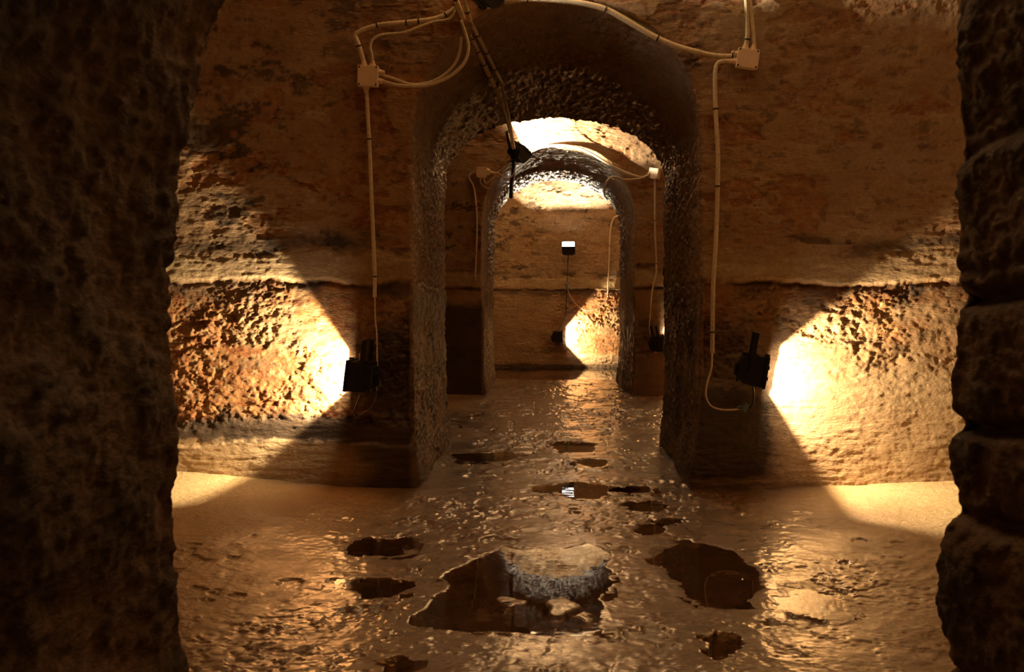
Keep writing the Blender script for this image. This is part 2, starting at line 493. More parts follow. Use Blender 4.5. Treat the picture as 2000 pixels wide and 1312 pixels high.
def arch_wall(name, y0, y1, pf, pr, zs, step_face, step_jamb, nj, na, style, XM=2.5, ZT=3.30, rfront=.028, rrear=.035, fine_front=True, fine_rear=False):
    n = len(pf)
    OF = outer(1, zs, XM, ZT, nj, na)
    OO = OF.copy(); OO[:, 0] = np.where(np.abs(OF[:, 0]) > XM - 1e-3, np.sign(OF[:, 0]) * (XE + .05), OF[:, 0] / XM * (XE + .05))
    OO[:, 1] = np.where(OF[:, 1] > ZT - 1e-3, ZT + .12, OF[:, 1])
    OO[:, 0] = np.where(OF[:, 1] > ZT - 1e-3, OF[:, 0] / XM * (XE + .05), OO[:, 0])
    T = y1 - y0
    cols = []      # (kind, value)
    kf = max(12, int((XM - .85) / step_face)) if fine_front else 14
    kr = max(12, int((XM - .85) / step_face)) if fine_rear else 14
    rows = []; face = []; jamb = []; depth = []
    def edge_pt(E, O, dist, y):       # point on a face at a distance from the opening edge
        V = O - E; L = np.linalg.norm(V, axis=1, keepdims=True)
        return E + V / L * dist, y
    # front, outside inwards
    ko = 60 if fine_front else 8
    for k in range(ko):
        f = k / ko; Q = OO + (OF - OO) * f; rows.append(np.stack([Q[:, 0], np.full(n, y0), Q[:, 1]], -1)); face.append(1); jamb.append(0)
    V = pf - OF; L = np.linalg.norm(V, axis=1)
    for k in range(kf):
        f = k / kf; ff = f * (L - rfront) / L
        Q = OF + V * ff[:, None]; rows.append(np.stack([Q[:, 0], np.full(n, y0), Q[:, 1]], -1)); face.append(1); jamb.append(0)
    D = V / L[:, None]
    kc = max(5, int(rfront * 1.6 / step_jamb))
    for k in range(kc + 1):
        a = k / kc * PI / 2
        Q = pf - D * (rfront * (1 - math.sin(a))); yy = y0 + rfront * (1 - math.cos(a)); fr = k / kc
        rows.append(np.stack([Q[:, 0], np.full(n, yy), Q[:, 1]], -1)); face.append(1 - fr); jamb.append(fr)
    kj = int((T - rfront - rrear) / step_jamb)
    for k in range(1, kj):
        t = k / kj; yy = y0 + rfront + (T - rfront - rrear) * t
        tt = (yy - y0) / T
        te = float(np.interp(tt, *style['loft']))
        Q = pf + (pr - pf) * te
        rows.append(np.stack([Q[:, 0], np.full(n, yy), Q[:, 1]], -1)); face.append(0); jamb.append(1)
    VR = OF - pr; LR = np.linalg.norm(VR, axis=1, keepdims=True); DR = VR / LR
    for k in range(kc + 1):
        a = k / kc * PI / 2
        Q = pr + DR * (rrear * (1 - math.cos(a))); yy = y1 - rrear * (1 - math.sin(a)); fr = k / kc
        rows.append(np.stack([Q[:, 0], np.full(n, yy), Q[:, 1]], -1)); face.append(fr); jamb.append(1 - fr)
    for k in range(1, kr + 1):
        f = (k / kr) ** (1.0 if fine_rear else 1.5)
        Q = pr + DR * rrear + (OF - pr - DR * rrear) * f
        rows.append(np.stack([Q[:, 0], np.full(n, y1), Q[:, 1]], -1)); face.append(1); jamb.append(0)
    for k in range(1, 5):
        Q = OF + (OO - OF) * (k / 4); rows.append(np.stack([Q[:, 0], np.full(n, y1), Q[:, 1]], -1)); face.append(1); jamb.append(0)
    P = np.stack(rows, 0).astype(np.float32)          # (cols, n, 3)
    m = P.shape[0]
    face = np.array(face, dtype=np.float32)[:, None] * np.ones((1, n), dtype=np.float32)
    jamb = np.array(jamb, dtype=np.float32)[:, None] * np.ones((1, n), dtype=np.float32)
    du = np.gradient(P, axis=0); dv = np.gradient(P, axis=1)
    Nn = np.cross(du, dv); Nn /= np.maximum(np.linalg.norm(Nn, axis=-1, keepdims=True), 1e-9)
    if Nn[ko + 4, n // 4, 1] > 0: Nn = -Nn
    style['t'] = lambda y: np.clip((y - y0) / T, 0, 1)
    d, masks, wet = wall_relief(P, face, jamb, style)
    # tame relief near the hidden outer rim
    P2 = P + Nn * d[..., None]
    return grid_mesh(name, P2, masks, wet, M_STONE, flip=False)


def rough_mid(x, z, med, fine, warp):
    left = ss(.34, .42, z + .05 * med)
    right = ss(.58, .80, z + .10 * med + .07 * fine - .06 * (x - 1.8))
    return np.where(x < 0, left, .15 + .85 * right)


def base_mid(x, z, med, fine):
    return np.where(x < 0, ss(.27, .25, z + .03 * med + .012 * fine) * 1.0, ss(.62, .5, z + .05 * med) * .35)


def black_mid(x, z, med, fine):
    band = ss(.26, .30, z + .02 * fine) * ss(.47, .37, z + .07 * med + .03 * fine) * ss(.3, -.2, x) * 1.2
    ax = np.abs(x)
    nearL = ss(1.35, 1.02, ax + .10 * med) * ss(1.12, .80, z + .10 * med) * ss(0, -.1, x)  # left arch foot: damp black stain, with the shade behind the lamp painted in
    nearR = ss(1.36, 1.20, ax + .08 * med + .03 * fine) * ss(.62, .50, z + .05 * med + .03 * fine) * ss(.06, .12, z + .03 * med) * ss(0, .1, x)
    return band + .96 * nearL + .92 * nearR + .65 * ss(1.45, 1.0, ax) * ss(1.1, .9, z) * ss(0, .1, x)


def black_far(x, z, med, fine):
    ax = np.abs(x)
    return .93 * ss(1.12, .98, z + .05 * med) * ss(0, -.1, x) + .55 * ss(1.1, .6, z + .1 * med) * ss(1.25, 1.0, ax) * ss(0, .1, x)


def jamb_base(x, y, z, m):     # low mortar fillet along the foot of the passage
    return .035 * ss(.34, .02, z + .03 * m)


# middle wall
def extra_mid(x, z, med, fine, red, blk, gry, lit, jamb):
    k = 0
    for xd, zb in ((.52, 2.66), (.685, 2.70), (.715, 2.80), (.765, 2.68)):      # rusty drips below the vault
        w = .010 + .004 * np.sin(z * 40 + k); k += 1
        m = np.exp(-((x - xd - .012 * np.sin(z * 23 + k)) / w) ** 2) * ss(zb, zb + .08, z) * (1 - jamb)
        red += 1.2 * m; lit -= m
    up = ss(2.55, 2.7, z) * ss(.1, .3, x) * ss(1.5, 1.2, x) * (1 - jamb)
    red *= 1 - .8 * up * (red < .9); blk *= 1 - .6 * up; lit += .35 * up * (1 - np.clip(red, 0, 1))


def extra_rear(x, z, med, fine, red, blk, gry, lit, jamb):
    up = ss(1.2, 1.3, z)
    red *= 1 - .6 * up; gry += up * .35 * (1 + med); lit += up * .35 * ss(-.3, .4, fine + med)  # cool light on the upper end wall painted as a paler, greyer tone


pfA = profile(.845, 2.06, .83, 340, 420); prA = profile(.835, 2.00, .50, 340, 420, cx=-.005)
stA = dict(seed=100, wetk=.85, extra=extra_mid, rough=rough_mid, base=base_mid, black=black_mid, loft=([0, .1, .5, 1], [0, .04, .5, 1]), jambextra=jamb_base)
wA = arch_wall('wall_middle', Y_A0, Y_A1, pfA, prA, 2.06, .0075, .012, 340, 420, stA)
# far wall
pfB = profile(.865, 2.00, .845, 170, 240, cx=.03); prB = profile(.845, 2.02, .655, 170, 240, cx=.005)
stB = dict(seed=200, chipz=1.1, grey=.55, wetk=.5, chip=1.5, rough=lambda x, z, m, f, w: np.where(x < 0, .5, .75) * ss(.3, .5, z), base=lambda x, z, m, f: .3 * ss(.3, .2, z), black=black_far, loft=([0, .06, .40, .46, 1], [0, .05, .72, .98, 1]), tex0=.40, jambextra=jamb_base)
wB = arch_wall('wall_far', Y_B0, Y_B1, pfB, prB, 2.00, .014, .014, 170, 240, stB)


# near wall: its passage is what the view looks through
def near_warp(xs, zz):
    zt = np.array([-.2, .3, .55, .75, 1.12, 1.29, 1.43, 1.58, 1.69, 1.81, 2.0, 2.3])
    dl = np.array([.035, .022, .012, .006, .0, .006, .022, .055, .085, .125, .16, .16])
    return np.where(xs < -.3, np.interp(zz, zt, dl), 0)


def near_extra(x, y, z, m):
    j = 0 * z
    for zj, dp in ((1.475, .016), (1.160, .040), (.892, .042), (.695, .034), (.36, .02)):
        zz = z + .012 * m + .03 * np.sin(y * 3)
        j = j - dp * np.exp(-((zz - zj) / .014) ** 2) - dp * .35 * np.exp(-((zz - zj) / .04) ** 2)
    j = j + .022 * ss(.70, .66, z) - .018 * ss(1.44, 1.50, z + .05 * m) * ss(1.62, 1.56, z)
    return np.where(x > 0, j, .012 * np.sin(z * 9) * ss(1.3, .9, z)) + .010 * m


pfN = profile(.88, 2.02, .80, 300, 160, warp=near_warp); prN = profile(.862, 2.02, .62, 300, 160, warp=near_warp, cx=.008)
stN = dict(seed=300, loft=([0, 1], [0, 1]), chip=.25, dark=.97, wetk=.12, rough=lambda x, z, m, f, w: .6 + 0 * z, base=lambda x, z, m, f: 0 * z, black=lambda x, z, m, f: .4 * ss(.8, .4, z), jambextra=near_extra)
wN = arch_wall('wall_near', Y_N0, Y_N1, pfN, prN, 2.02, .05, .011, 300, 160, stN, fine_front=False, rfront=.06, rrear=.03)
for o in (wA, wB, wN): tag(o, kind='structure')


# ------------------------------------------------------------------ end wall, gallery ends, vaults
def flat_wall(name, O, U, V, nu, nv, style, grade=None, nrm=(0, -1, 0)):
    u = np.linspace(0, 1, nu) if grade is None else grade
    v = np.linspace(0, 1, nv)
    O, U, V = (np.array(a, dtype=np.float32) for a in (O, U, V))
    P = (O + u[:, None, None] * U + v[None, :, None] * V).astype(np.float32)
    one = np.ones(P.shape[:2], dtype=np.float32)
    style.setdefault('t', lambda y: 0 * y)
    d, masks, wet = wall_relief(P, one, 0 * one, style)
    P = P + d[..., None] * np.array(nrm, dtype=np.float32)
    return tag(grid_mesh(name, P, masks, wet, M_STONE), kind='structure')


def rough_c(x, z, med, fine, warp): return ss(-.2, .35, x + .3 * med) * .9 * ss(.15, .25, z) + .25
gc = np.concatenate([np.linspace(-XE, -1.4, 20, endpoint=False), np.linspace(-1.4, 1.4, 290), np.linspace(1.4, XE, 21)[1:]])
gc = (gc + XE) / (2 * XE)
stC = dict(seed=400, extra=extra_rear, rough=rough_c, base=lambda x, z, m, f: 0 * z, black=lambda x, z, m, f: .35 * ss(.2, .5, m) * ss(.5, .2, z) + .85 * ss(.07, .03, z + .02 * m))
flat_wall('wall_rear', (-XE, Y_C, -.12), (2 * XE, 0, 0), (0, 0, 3.6), 0, 330, stC, gc)
stE = dict(seed=500, rough=lambda x, z, m, f, w: .5 + 0 * z, base=lambda x, z, m, f: 0 * z, black=lambda x, z, m, f: 0 * z)
flat_wall('wall_left', (-XE, -3.1, -.12), (0, 20.8, 0), (0, 0, 5.2), 260, 90, dict(stE), None, (1, 0, 0))
flat_wall('wall_right', (XE, -3.1, -.12), (0, 20.8, 0), (0, 0, 5.2), 260, 90, dict(stE), None, (-1, 0, 0))
flat_wall('wall_entrance', (-XE, -3.0, -.12), (2 * XE, 0, 0), (0, 0, 3.6), 120, 60, dict(stE), None, (0, 1, 0))


def vault(name, y0, y1, rise, z=3.2):
    th = np.linspace(0, PI, 90); xs = np.linspace(-XE - .05, XE + .05, 300)
    yc, r = (y0 + y1) / 2, (y1 - y0) / 2 + .06
    P = np.zeros((len(xs), len(th), 3), dtype=np.float32)
    P[..., 0] = xs[:, None]; P[..., 1] = (yc - r * np.cos(th))[None]; P[..., 2] = (z + rise * np.sin(th))[None]
    d = .03 * fbm(P, 1.5, 4, 7) + .012 * fbm(P, 7, 3, 9)
    P[..., 2] += d
    m = np.zeros(P.shape[:2] + (4,), dtype=np.float32); m[..., 2] = .25; m[..., 0] = .15; m[..., 1] = .3 * ss(.2, .5, fbm(P, 2, 4, 12)); m[..., 3] = .2
    return tag(grid_mesh(name, P, m, m[..., 0], M_STONE), kind='structure')


vault('ceiling', -3.0, Y_N0, 1.3); vault('ceiling', Y_N1, Y_A0, 1.4); vault('ceiling', Y_A1, Y_B0, 1.4); vault('ceiling', Y_B1, Y_C, 1.1)

# ------------------------------------------------------------------ floor with puddles
ZW = -.0005                        # water level of the central puddles


def g2(pts, z=ZW): return [tuple(atz(a, b, z))[:2] for a, b in pts]


def ell(cx, cy, rx, ry, k=20, w=.16):
    return [(cx + rx * math.cos(a) * (1 + w * math.sin(3 * a + cx)), cy + ry * math.sin(a) * (1 + w * math.cos(2 * a + cy))) for a in [2 * PI * i / k for i in range(k)]]


MAIN = [(806, 1216), (822, 1196), (850, 1172), (880, 1150), (884, 1124), (905, 1108), (925, 1097), (960, 1082), (985, 1068), (1005, 1074), (1060, 1071), (1100, 1073),
        (1128, 1066), (1150, 1063), (1176, 1070), (1188, 1085), (1180, 1110), (1182, 1135), (1172, 1160), (1168, 1190), (1172, 1212), (1158, 1236), (1120, 1238), (1060, 1234), (1000, 1231), (930, 1229), (860, 1224)]
ISLES = [[(960, 1168), (978, 1161), (1034, 1173), (1030, 1180), (984, 1190)], ell(1095, 1184, 36, 15, w=.3), ell(1142, 1204, 24, 10, w=.3), ell(1087, 1227, 9, 4)]
PUD = [('large dark puddle with a pointed stone in it, nearest the middle of the floor', MAIN),
       ('round shallow dark puddle left of the passage mouth, upper of the two on the left', ell(752, 1068, 54, 20)),
       ('dark ragged puddle left of the large puddle beside the glinting gravel', ell(738, 1150, 52, 24, w=.28)),
       ('long black puddle inside the middle arch near its left side', ell(945, 893, 58, 11, w=.3)),
       ('small forked puddle inside the middle arch right of its centre line', ell(1128, 873, 40, 12, w=.3)),
       ('narrow dark puddle in the middle arch below the forked one', ell(1160, 903, 28, 7)),
       ('winding dark puddle across the mouth of the middle arch', ell(1140, 958, 72, 11, w=.35)),
       ('small flat puddle right of the winding one at the arch mouth', ell(1243, 957, 30, 6)),
       ('oval puddle at the right of the arch mouth', ell(1254, 987, 30, 8)),
       ('thin dark puddle towards the right jamb, below the oval one', ell(1312, 1018, 26, 6)),
       ('small dark puddle in the middle right of the floor above the smooth film', ell(1268, 1034, 24, 7)),
       ('broad smooth film of water with a ring ripple right of the large puddle', [(1290, 1070), (1350, 1058), (1430, 1075), (1480, 1110), (1490, 1150), (1455, 1185), (1400, 1190), (1350, 1165), (1310, 1125), (1270, 1090)]),
       ('bright reflecting puddle slanting across the right floor', [(1512, 1166), (1540, 1168), (1572, 1160), (1600, 1170), (1640, 1184), (1652, 1200), (1610, 1200), (1560, 1188), (1525, 1178)]),
       ('black triangular puddle at the lower right front of the floor', [(1350, 1238), (1400, 1233), (1430, 1240), (1452, 1258), (1430, 1274), (1398, 1280), (1372, 1262)]),
       ('small dark puddle at the lower left front edge of the floor', ell(770, 1302, 22, 16)),
       ]


def sdf(poly, X, Y):
    n = len(poly); d = np.full(X.shape, 1e9); s = np.ones(X.shape)
    j = n - 1
    for i in range(n):
        ax, ay = poly[i]; bx, by = poly[j]
        ex, ey = bx - ax, by - ay; wx, wy = X - ax, Y - ay
        t = np.clip((wx * ex + wy * ey) / (ex * ex + ey * ey + 1e-12), 0, 1)
        dx, dy = wx - ex * t, wy - ey * t
        d = np.minimum(d, dx * dx + dy * dy)
        c1 = Y >= ay; c2 = Y < by; c3 = ex * wy > ey * wx
        s = np.where((c1 & c2 & c3) | (~c1 & ~c2 & ~c3), -s, s)
        j = i
    return s * np.sqrt(d)


pud_polys = [g2(p) for _, p in PUD]; isle_polys = [g2(p) for p in ISLES]


def rise_side(X, Y):
    a = np.abs(X)
    r = np.where(X < 0, .095, .065) * ss(.95, 2.5, a)
    return r * ss(2.3, 2.9, Y) * (1 - ss(6.7, 7.2, Y)) + .03 * ss(.95, 2.5, a) * ss(7, 8, Y) * (1 - ss(12.5, 13, Y))


def floor_h(X, Y):
    P = np.stack([X, Y, 0 * X], -1).astype(np.float32)
    wetp = ss(1.55, .75, np.abs(X - .1) + .35 * fbm(P, .9, 3, 61)) * 1.0
    wetp = np.maximum(wetp, .62 * ss(6.2, 4.4, Y + .5 * fbm(P, .8, 3, 62)) * ss(2.0, 1.2, np.abs(X) + .5 * fbm(P, 1.1, 3, 63)))
    lum = fbm(P, (9, 6, 1), 4, 64, .55); fine = fbm(P, (30, 24, 1), 3, 65, .6)
    flake = ss(.05, .22, fbm(P, (5, 3.4, 1), 5, 66, .62))
    flake2 = ss(.12, .2, fbm(P, (13, 9, 1), 4, 67, .6))
    patch = ss(-.15, .35, fbm(P, 1.7, 3, 68))
    rz = .25 + .75 * ss(.25, -.25, fbm(P, 1.3, 3, 75)) * (1 - .4 * patch)
    h = wetp * (rz * (.0050 * lum + .0040 * fine) + .007 * flake * (.35 + .65 * rz) + .0045 * flake2 * rz - .002) + (1 - wetp) * (.0014 * fine + .0025 * lum * .5)
    pits = ss(.50, .62, fbm(P, (6, 5, 1), 4, 69, .6)); h = h - (.004 + .006 * wetp) * pits
    h = h + rise_side(X, Y) + .006 * fbm(P, .8, 2, 70)
    blk = np.zeros(X.shape); wet = .12 + .88 * wetp
    edge_n = .034 * fbm(P, (8, 6, 1), 5, 71, .66) 
    for k, poly in enumerate(pud_polys):
        q = np.array(poly); mg = .25
        b = (X > q[:, 0].min() - mg) & (X < q[:, 0].max() + mg) & (Y > q[:, 1].min() - mg) & (Y < q[:, 1].max() + mg)
        if not b.any(): continue
        en = edge_n[b] * (2.0 if k not in (0, 11, 12) else .8)
        s = sdf(poly, X[b], Y[b]) + en
        hh = h[b]
        rise = rise_side(X[b], Y[b])
        inside = ss(.030, -.035, s)
        if k == 0:
            for ip in isle_polys:
                si = sdf(ip, X[b], Y[b]) + en * .6
                inside = inside * ss(-.014, .022, si)
        lip = ss(.14, .02, s)
        hh = hh * (1 - .5 * lip) + lip * .5 * (rise * (1 - lip) + .003 + .004 * lum[b])
        dep = (.016 if k in (0, 13) else .013 if k != 11 else .0035)
        hh = hh * (1 - inside) + (rise * 0 - dep + .003 * lum[b] * (k != 11)) * inside
        if k == 11: hh = np.where(inside > .5, hh, hh)
        h[b] = hh; wet[b] = np.maximum(wet[b], ss(.25, .03, s))
        blk[b] = np.maximum(blk[b], inside * (.55 if k not in (11, 12) else .15))
    # pool at the foot of the end wall
    pe = 15.0 + .14 * fbm(P, (1.6, 1, 1), 3, 72) - .1 * X
    ip = ss(-.05, .12, Y - pe); h = h * (1 - ip) + (-.03) * ip; blk = np.maximum(blk, .35 * ip); wet = np.maximum(wet, ip)
    dry = (1 - wetp) * ss(1.2, 2.2, np.abs(X) + .3 * fbm(P, 1, 2, 73))
    return h, np.stack([wet, blk, dry, np.ones(X.shape)], -1), wetp


ys = [-3.1, -2, -1, 0, 1, 1.6, 2.2, 2.6, 2.9]
y = 3.1
while y < 17.5:
    ys.append(y); y += min(.035, max(.0065, y * y / 2470 * .95))
ys.append(17.55)
ys = np.array(ys)
xs = np.concatenate([np.linspace(-XE - .1, -2.5, 40, endpoint=False), np.linspace(-2.5, 2.5, 700), np.linspace(2.5, XE + .1, 41)[1:]])
GX, GY = np.meshgrid(xs, ys, indexing='ij')
FH, FM, _ = floor_h(GX, GY)
tag(grid_mesh('floor', np.stack([GX, GY, FH], -1), FM, None, M_FLOOR), kind='structure')


def water_sheet(name, poly, z, mg, step, label, ring=None, rect=False):
    q = np.array(poly)
    ax = np.arange(q[:, 0].min() - mg, q[:, 0].max() + mg + step, step); ay = np.arange(q[:, 1].min() - mg, q[:, 1].max() + mg + step, step)
    X, Y = np.meshgrid(ax, ay, indexing='ij'); s = sdf(poly, X, Y) if not rect else np.full(X.shape, -1.0)
    Z = np.full(X.shape, z)
    if ring:
        r = np.hypot(X - ring[0], Y - ring[1]); Z = Z + .0022 * np.exp(-((r - ring[2]) / .008) ** 2)
    keep = s < mg * .85
    bm = bmesh.new(); V = {}
    for i in range(X.shape[0] - 1):
        for j in range(X.shape[1] - 1):
            if keep[i, j] or keep[i + 1, j + 1] or keep[i + 1, j] or keep[i, j + 1]:
                vs2 = []
                for a, b in ((i, j), (i + 1, j), (i + 1, j + 1), (i, j + 1)):
                    if (a, b) not in V: V[(a, b)] = bm.verts.new((X[a, b], Y[a, b], Z[a, b]))
                    vs2.append(V[(a, b)])
                bm.faces.new(vs2)
    o = bm_obj(name, bm, M_WATER, smooth=True)
    return tag(o, label, 'puddle', 'puddles on the floor' if not rect else None)


for k, ((lab, _), poly) in enumerate(zip(PUD, pud_polys)):
    ring = None
    if k == 11:
        c = atz(1426, 1129, ZW); ring = (c.x, c.y, .043)
    water_sheet('puddle', poly, ZW, .06, .006 if k == 11 else .02, lab, ring)
water_sheet('puddle', [(-XE + .1, 14.92), (XE - .1, 14.92), (XE - .1, Y_C - .02), (-XE + .1, Y_C - .02)], -.006, .0, .25, 'still dark pool along the foot of the end wall', rect=True)


# ------------------------------------------------------------------ floodlights
def floodlight(loc, axis, up, label, power, color, glass, size=(.15, .20, .17), bracket=True, depth=.62, group=None, wall_y=None, arm=.14, stem=None, hang='up', energy_scale=1.0):
    """box floodlight; local +x is the way it shines, y its width, z its height"""
    ax = Vector(axis).normalized(); upv = Vector(up); zz = (upv - ax * upv.dot(ax)).normalized(); yy = zz.cross(ax)
    R = Matrix((ax, yy, zz)).transposed()
    root = empty('floodlight', loc, R.to_euler())
    d, w, h = size
    # housing: five thick walls, open in front, back tapered and rounded
    bm = bmesh.new(); t = .006
    prof = [(d * .5, .5), (d * .15, .5), (-d * .25, .46), (-d * .46, .36), (-d * .5, .24)]
    outer_v = []; inner_v = []
    for (x, k) in prof:
        outer_v.append([bm.verts.new((x, sy * w * (.5 if k > .45 else .47 if k > .3 else .42), sz * h * k)) for sy, sz in ((-1, -1), (1, -1), (1, 1), (-1, 1))])
    for (x, k) in prof:
        xi = x + (t if x < d * .4 else 0)
        inner_v.append([bm.verts.new((xi, sy * (w * (.5 if k > .45 else .47 if k > .3 else .42) - t), sz * (h * k - t))) for sy, sz in ((-1, -1), (1, -1), (1, 1), (-1, 1))])
    for A in (outer_v, inner_v):
        for i in range(len(A) - 1):
            for q in range(4):
                f = [A[i][q], A[i][(q + 1) % 4], A[i + 1][(q + 1) % 4], A[i + 1][q]]
                bm.faces.new(f)
        bm.faces.new(A[-1])
    for q in range(4): bm.faces.new((outer_v[0][q], outer_v[0][(q + 1) % 4], inner_v[0][(q + 1) % 4], inner_v[0][q]))
    bmesh.ops.recalc_face_normals(bm, faces=bm.faces)
    body = bm_obj('housing', bm, M_BLACK, root)
    # front frame with clips
    bm = bmesh.new(); fr = .012
    for sy in (-1, 1): add_box(bm, (d * .5, sy * w * .5, 0), (.018, fr, h + fr), .002)
    for sz in (-1, 1): add_box(bm, (d * .5, 0, sz * h * .5), (.018, w + fr, fr), .002)
    for sz in (-1, 1): add_box(bm, (d * .5 + .002, -w * .5 - fr * .6, sz * h * .18), (.024, .008, .02), .001)
    add_box(bm, (d * .5 + .002, 0, h * .5 + fr), (.024, .03, .010), .001)
    bm_obj('front_frame', bm, M_BLACK, root)
    # glass
    bm = bmesh.new(); add_box(bm, (d * .5 - .002, 0, 0), (.003, w - fr, h - fr))
    bm_obj('glass', bm, glass, root)
    # cooling fins and terminal box on the back
    bm = bmesh.new()
    for k in range(7): add_box(bm, (-d * .12, (k - 3) * w * .12, h * .485), (d * .6, .004, .016))
    bm_obj('cooling_fin', bm, M_BLACK, root)
    bm = bmesh.new(); add_box(bm, (-d * .44, 0, -h * .05), (.06, w * .42, h * .42), .008)
    tb = bm_obj('terminal_box', bm, M_BLACK, root)
    bm = bmesh.new(); add_cyl(bm, (-d * .46, 0, -h * .26), (-d * .46, 0, -h * .26 - .035), .011, .009)
    bm_obj('cable_gland', bm, M_BLACK, tb)
    # bracket: U strap round the body ending at the wall
    if bracket:
        bm = bmesh.new()
        for sy in (-1, 1): add_box(bm, (-.01, sy * (w * .5 + .006), h * .5 * .5 + arm * .5 - .01), (.026, .004, h * .5 + arm), .001)
        add_box(bm, (-.01, 0, h * .5 + arm - .012), (.026, w + .016, .004), .001)
        bk = bm_obj('bracket', bm, M_BLACK, root)
        for sy in (-1, 1):
            bm = bmesh.new(); add_cyl(bm, (-.01, sy * (w * .5 + .008), 0), (-.01, sy * (w * .5 + .026), 0), .014, .012, 10)
            bm_obj('knob', bm, M_BLACK, bk)
    if stem is not None:
        Ri = R.transposed(); a = Vector((-d * .3, 0, 0)); b = Ri @ Vector((0, stem, 0)) + a
        bm = bmesh.new(); add_cyl(bm, a, b, .011, .011, 10); add_cyl(bm, b * 1.0, b + (a - b).normalized() * .012, .03, .03, 14)
        bm_obj('mounting_arm', bm, M_BLACK, root)
    ld = bpy.data.lights.new('bulb', 'POINT'); ld.energy = power; ld.color = color; ld.shadow_soft_size = .008
    lo = bpy.data.objects.new('bulb', ld); C.objects.link(lo); lo.parent = root
    lo.location = (d * .5 - h * .5 * depth * 1.25, 0, 0)
    tag(root, label, 'floodlight', group)
    ld.energy *= energy_scale
    return root


def rot_axis(ang_deg, side=1, toward=0.0):
    """direction in the wall plane (angle above horizontal), tilted towards (+) or off (-) the wall"""
    a = math.radians(ang_deg); t = math.radians(toward)
    return (side * math.cos(a) * math.cos(t), math.sin(t), math.sin(a) * math.cos(t))


GL = 'floodlights low on the walls'; GT = 'floodlights on the arch crowns'
p = at(708, 735, Y_A0 - .15)
floodlight(p, rot_axis(7, -1, 3), (0, 0, 1), 'black floodlight low on the middle wall, left of the arch, shining left', P_SIDE, WARM, M_GSIDE, group=GL)
p = at(1468, 722, Y_A0 - .15)
floodlight(p, rot_axis(-9, 1, -6), (0, 0, 1), 'black floodlight low on the middle wall, right of the arch, shining right', P_SIDE, WARM, M_GSIDE, group=GL)
p = at(1285, 672, Y_B0 - .15)
floodlight(p, rot_axis(12, 1, 10), (0, 0, 1), 'black floodlight low on the far wall, half hidden behind the right jamb', P_SIDE, WARM, M_GSIDE, group=GL)
p = at(1088, 658, Y_C - .16)
floodlight(p, rot_axis(2, 1, 0), (0, 0, 1), 'black floodlight hanging low on the end wall, shining right', P_SIDE, WARM, M_GCOLD, group=GL, bracket=False, stem=.16, energy_scale=1.4)
p = at(948, -22, Y_A0 - .20)
floodlight(p, rot_axis(52, 1, 0), (0, -.6, 1), 'black floodlight above the crown of the middle arch, cut by the top edge', P_TOP, WARM_TOP, M_GTOP, group=GT, bracket=False, stem=.20)
p = at(1013, 299, Y_B0 - .18)
floodlight(p, rot_axis(52, 1, 7), (0, -.6, 1), 'black floodlight over the far arch at the end of the cable bundle', P_TOP, WARM_TOP, M_GTOP, group=GT, bracket=False, stem=.18)
p = at(1110, 486, Y_C - .26)
floodlight(p, rot_axis(74, 0.0001, -28), (1, 0, 0), 'small floodlight high on the end wall with a glowing white top', P_TOP, WARM_TOP, M_GCOLD, group=GT, bracket=False, size=(.15, .17, .20), energy_scale=1.2, depth=.48, stem=.26)


# ------------------------------------------------------------------ junction boxes
def junction_box(px, py, wy, label, tilt=0, w=.118, h=.118, glands=(), yaw=0, scale=1):
    c = at(px, py, wy - .035)
    root = empty('junction_box', c, (0, math.radians(tilt), math.radians(yaw)))
    bm = bmesh.new(); add_box(bm, (0, 0, 0), (w, .05, h), .006); bm_obj('box_body', bm, M_BOX, root)
    bm = bmesh.new(); add_box(bm, (0, -.031, 0), (w * 1.02, .014, h * 1.02), .004); lid = bm_obj('lid', bm, M_BOX, root)
    for sx in (-1, 1):
        for sz in (-1, 1):
            bm = bmesh.new(); add_cyl(bm, (sx * w * .42, -.036, sz * h * .42), (sx * w * .42, -.0395, sz * h * .42), .0055, seg=10)
            bm_obj('screw', bm, M_TIE, lid)
    for (gx, gz, dx, dz) in glands:
        bm = bmesh.new(); a = Vector((gx * w / 2, 0, gz * h / 2)); b = Vector((dx, 0, dz))
        add_cyl(bm, a - b * .004, a + b * .016, .019, seg=12); add_cyl(bm, a + b * .016, a + b * .034, .0155, .013, seg=12)
        bm_obj('cable_gland', bm, M_BOX, root)
    return tag(root, label, 'junction box', 'ivory junction boxes on the walls')


junction_box(720, 150, Y_A0, 'square ivory junction box on the middle wall, left of the arch', 2, glands=((-.5, 1, 0, 1), (.35, 1, 0, 1), (1, .45, 1, 0), (1, -.4, 1, 0), (-.2, -1, 0, -1)))
junction_box(1459, 116, Y_A0, 'tilted ivory junction box on the middle wall, right of the arch', 8, w=.122, h=.108, glands=((-.3, 1, 0, 1), (.45, 1, 0, 1), (-1, .45, -1, 0), (-1, -.35, -1, 0)))
junction_box(941, 337, Y_B0, 'ivory junction box on the far wall, left of the far arch', 1, glands=((1, .5, 1, 0), (1, -.2, 1, 0), (-.3, -1, 0, -1), (-1, .1, -1, 0)))
junction_box(1279, 339, Y_B0, 'ivory junction box on the far wall, right of the far arch, brightly lit', 10, yaw=-35, glands=((-1, 0, -1, 0), (0, -1, 0, -1)))


# ------------------------------------------------------------------ conduits and cables
def run(name, pix, wy, r, mat, label, cat='conduit', off=.035, group=None, tie=None, ys_=None, rib=0.0, tail=0.0, tr=None):
    pts = [at(a, b, (wy - off) if ys_ is None else ys_[i]) for i, (a, b) in enumerate(pix)]
    o = tube(name, pts, r, mat, rib=rib)
    tag(o, label, cat, group)
    if tie: ties(o, pts, tr or (r if not isinstance(r, tuple) else r[0]), tie, tail=tail)
    return o


A = Y_A0; B = Y_B0
